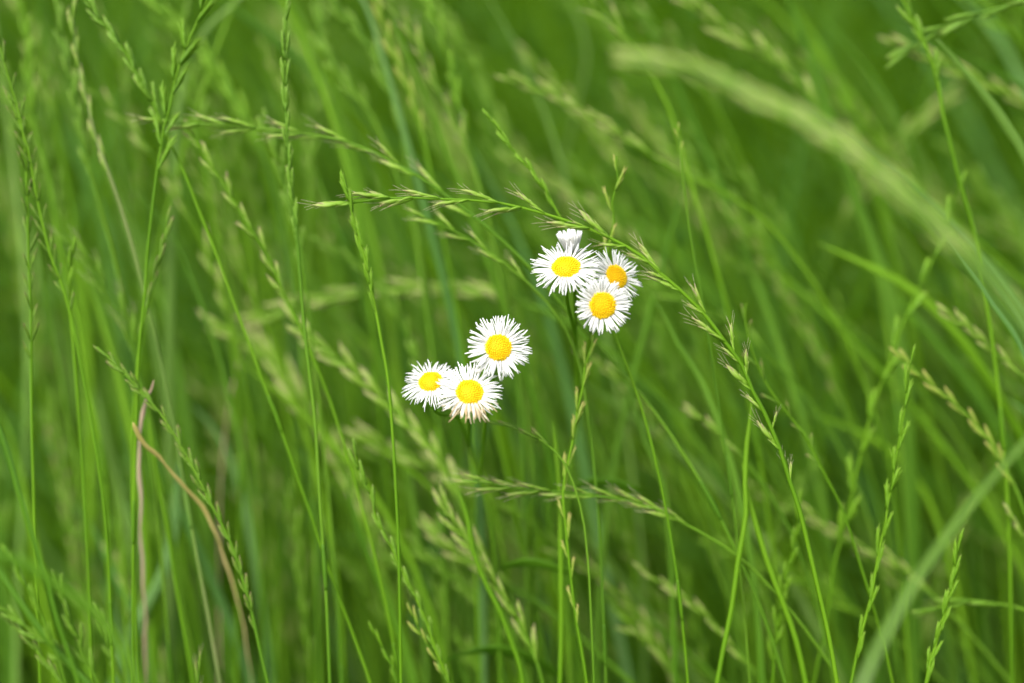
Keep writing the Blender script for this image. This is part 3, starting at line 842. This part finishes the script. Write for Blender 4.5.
# ---- the daisies: two fleabane plants
def ray_mesh(seed, droop=0.0, cup=0.0, old=0.0, closed=False, short=1.0):
    """a ring of about a hundred narrow white rays; units: disc radius = 1, axis +Z"""
    rs = random.Random(seed)
    mb = MB()
    for layer in (0, 1):
        n = 80 if layer == 0 else 66
        if closed:
            n = 34
        for i in range(n):
            th = 2 * math.pi * (i + rs.uniform(-.38, .38)) / n
            if rs.random() < .04:
                continue
            L = 1.86 * rs.choice((rs.uniform(.72, 1.0), rs.uniform(.92, 1.14))) * short
            el = math.radians(cup + rs.uniform(-12, 13) + (6 if layer else -3))
            dr = droop + rs.uniform(-.12, .20)
            if closed:
                el = math.radians(71 + rs.uniform(-5, 6))
                L = 2.0 * rs.uniform(.9, 1.05)
                dr = -.06
            s = np.linspace(0, 1, 6)
            r = .86 + L * (s * math.cos(el) + (.12 * s ** 2 * math.sin(el)))
            if closed:
                r = .55 + L * s * math.cos(el) * 1.0
            z = -.12 + .05 * layer + L * (s * math.sin(el) - dr * s ** 2)
            sw = rs.uniform(-.17, .17)
            a = th + sw * s ** 1.5
            P = np.stack([r * np.cos(a), r * np.sin(a), z], 1)
            w = rs.uniform(.046, .076) * (2.6 if closed else 1) * np.array([.55, .8, 1.0, 1.05, 1.0, .55])
            tang = np.array([-math.sin(th), math.cos(th), rs.uniform(-.5, .5)])
            lower = max(0.0, -math.sin(th))
            tn = old * (.35 + .65 * lower) * rs.uniform(.5, 1.3) * (.5 + .5 * s)
            sweep(mb, P, w, np.clip(tn, 0, 1), 6, .16, tang)
    return mb.mesh("ray_florets", M['ray'])


def disc_mesh():
    mb = MB()
    N = 190
    th = np.linspace(0, math.pi * 2, 6, endpoint=False)
    s = np.linspace(0, 1, 9)
    dome_r, dome_z = np.sin(s * math.pi / 2), .46 * np.cos(s * math.pi / 2) - .1
    seg = 24
    v, f = [], []
    for r_, z_ in zip(dome_r, dome_z):
        for j in range(seg):
            a = 2 * math.pi * j / seg
            v.append((max(r_, .01) * math.cos(a), max(r_, .01) * math.sin(a), z_))
    for i in range(8):
        for j in range(seg):
            j2 = (j + 1) % seg
            f.append((i * seg + j, (i + 1) * seg + j, (i + 1) * seg + j2, i * seg + j2))
    mb.add(v, f, .1)
    rs = random.Random(3)
    for i in range(N):
        u = math.sqrt((i + .5) / N)
        a = i * 2.39996
        ph = u * math.pi / 2 * .97
        c = np.array([math.sin(ph) * math.cos(a), math.sin(ph) * math.sin(a), .46 * math.cos(ph) - .1])
        nrm = unit(np.array([c[0] * .55, c[1] * .55, .5 * math.cos(ph) + .12]))
        h = (.10 + .10 * u) * rs.uniform(.7, 1.3)
        q = np.linspace(0, 1, 4)
        sweep(mb, c + nrm * (q[:, None] * h), .062 * np.array([.8, 1.0, 1.15, .5]), .25 + .6 * q * rs.uniform(.6, 1.2), 6)
    return mb.mesh("disc_florets", M['disc'])


def involucre_mesh():
    mb = MB()
    rs = random.Random(9)
    s = np.linspace(0, 1, 8)
    P = np.stack([0 * s, 0 * s, -.95 + .82 * s], 1)
    sweep(mb, P, np.array([.22, .55, .8, .92, .96, .96, .93, .88]), .2, 20)
    for i in range(44):
        a = 2 * math.pi * i / 44 + rs.uniform(-.05, .05)
        q = np.linspace(0, 1, 5)
        r = .62 + .36 * np.sin(q * 1.75)
        Pq = np.stack([r * math.cos(a), r * math.sin(a), -.78 + (.80 + rs.uniform(-.1, .1)) * q], 1) if False else np.stack([r * np.cos(a + 0 * q), r * np.sin(a + 0 * q), -.78 + (.78 + rs.uniform(-.1, .1)) * q], 1)
        sweep(mb, Pq, .07 * np.array([.9, 1, .9, .6, .12]), .3 + .5 * q, 5, .4, (-math.sin(a), math.cos(a), 0))
    return mb.mesh("flower_head", M['bract'])


DISC, INVO = disc_mesh(), involucre_mesh()


def fleabane(label, heads, stem_pts, b0, b1, leaves):
    P = catmull(to_ground(path(stem_pts, b0, b1)), .004)
    origin = P[-1].copy()
    origin[2] = 0
    root = tag(empty("fleabane", origin), label, "daisy", "fleabane daisies in flower")
    mb = MB()
    s = cumlen(P)
    sweep(mb, P - origin, .0007 + .0007 * np.clip(s / .25, 0, 1), np.clip(.45 + .2 * np.sin(s * 60), 0, 1), 8)
    rs = random.Random(label)
    for k in range(2, len(P) - 2):                              # fine spreading hairs, part of the stem's surface
        for _ in range(2):
            d = unit(np.array([rs.uniform(-1, 1), rs.uniform(-1, 1), rs.uniform(-.3, .3)]))
            q = np.linspace(0, 1, 3)
            sweep(mb, P[k] - origin + d * (.0006 + .0013 * q[:, None]), .00004 * (1.2 - q), .8, 3)
    mb.build("stem", M['stem'], root)
    for h in heads:
        px, py, b, rad, nrm, seed, kw, junction, lab = h
        d = depth(b)
        c = at(px, py, d)
        n = unit(RIGHT * nrm[0] + UP * nrm[1] - FWD * nrm[2])
        R = rad * .89 * d / FPX
        x = unit(np.cross(UP, n))
        y = np.cross(n, x)
        m = Matrix.Identity(4)
        for i in range(3):
            m[i][0], m[i][1], m[i][2] = x[i] * R, y[i] * R, n[i] * R
            m[i][3] = c[i] - origin[i]
        fo = link("flower_head", INVO, root)
        fo.matrix_local = m
        if lab:
            fo["label"] = lab
        link("ray_florets", ray_mesh(seed, **kw), fo)
        if not kw.get("closed"):
            link("disc_florets", DISC, fo)
        j = P[min(int(np.searchsorted(s, junction)), len(P) - 1)]
        e = c - n * R * .9
        mid1 = e - n * .006 + np.array([0, 0, -.004])
        mid2 = j + np.array([(e[0] - j[0]) * .35, (e[1] - j[1]) * .35, .45 * (e[2] - j[2])])
        Q = catmull([e, mid1, mid2, j], .002)
        pm = MB()
        sweep(pm, Q - origin, .00052, .5, 6)
        pm.build("pedicel", M['stem_bright'], root)
    for (u, pts, w) in leaves:
        L = catmull(np.array([P[min(int(np.searchsorted(s, u)), len(P) - 1)] + np.array(q) for q in pts]), .004)
        sl = cumlen(L)
        lm = MB()
        prof = np.sin(np.clip(sl / sl[-1], 0.03, .985) * math.pi) ** .8
        sweep(lm, L - origin, .5 * w * prof, .5, 8, .1, (.6, -.3, .6))
        lm.build("leaf", M['blade'], root)
    return root


LV = [(.05, [(0, 0, 0), (.008, -.002, .004), (.017, -.004, .004), (.026, -.005, .001)], .0045),
      (.12, [(0, 0, 0), (-.012, -.004, .012), (-.028, -.006, .018), (-.045, -.008, .014)], .007),
      (.17, [(0, 0, 0), (.014, .006, .012), (.034, .012, .018), (.055, .016, .012)], .009),
      (.24, [(0, 0, 0), (-.016, -.008, .012), (-.042, -.012, .016), (-.068, -.016, .004)], .012),
      (.32, [(0, 0, 0), (.02, -.006, .012), (.05, -.010, .014), (.08, -.012, 0)], .015)]

fleabane("lower left cluster of three open white fleabane daisies with yellow centres", [
    (498.5, 347.5, -.8, 13.2, (.10, .14, .98), 21, dict(droop=.02, cup=8), .016, "freshest fully open flower, facing the viewer"),
    (430.5, 381.5, .6, 12.0, (-.14, .66, .74), 22, dict(droop=.22, cup=6), .010, None),
    (469.5, 392.0, -1.0, 13.6, (.06, .50, .86), 23, dict(droop=.16, cup=14, old=1.0), .010, "older flower with cream withering rays below"),
], [(463, 416), (466, 430), (470, 446), (480, 478), (490, 520), (496, 570), (499, 630), (501, 684)], 4.5, 7.0, LV)

fleabane("upper right cluster of three open daisies and a half-closed white one under the arching stalk", [
    (566.0, 267.0, -.3, 14.2, (-.08, .68, .73), 31, dict(droop=.14, cup=8), .018, None),
    (616.5, 276.5, .8, 12.2, (.52, .30, .80), 32, dict(droop=.12, cup=4), .014, "flower turned to the right"),
    (602.5, 305.5, -1.2, 13.6, (.18, -.10, .97), 33, dict(droop=.04, cup=20, short=.8), .008, None),
    (571.5, 250.5, 1.2, 11.0, (-.12, .93, .34), 34, dict(closed=True), .024, "half-closed white flower at the top"),
], [(592, 330), (589, 345), (585, 365), (580, 395), (575, 430), (570, 475), (567, 520), (566, 570), (568, 630), (570, 684)], 6.0, 8, LV)
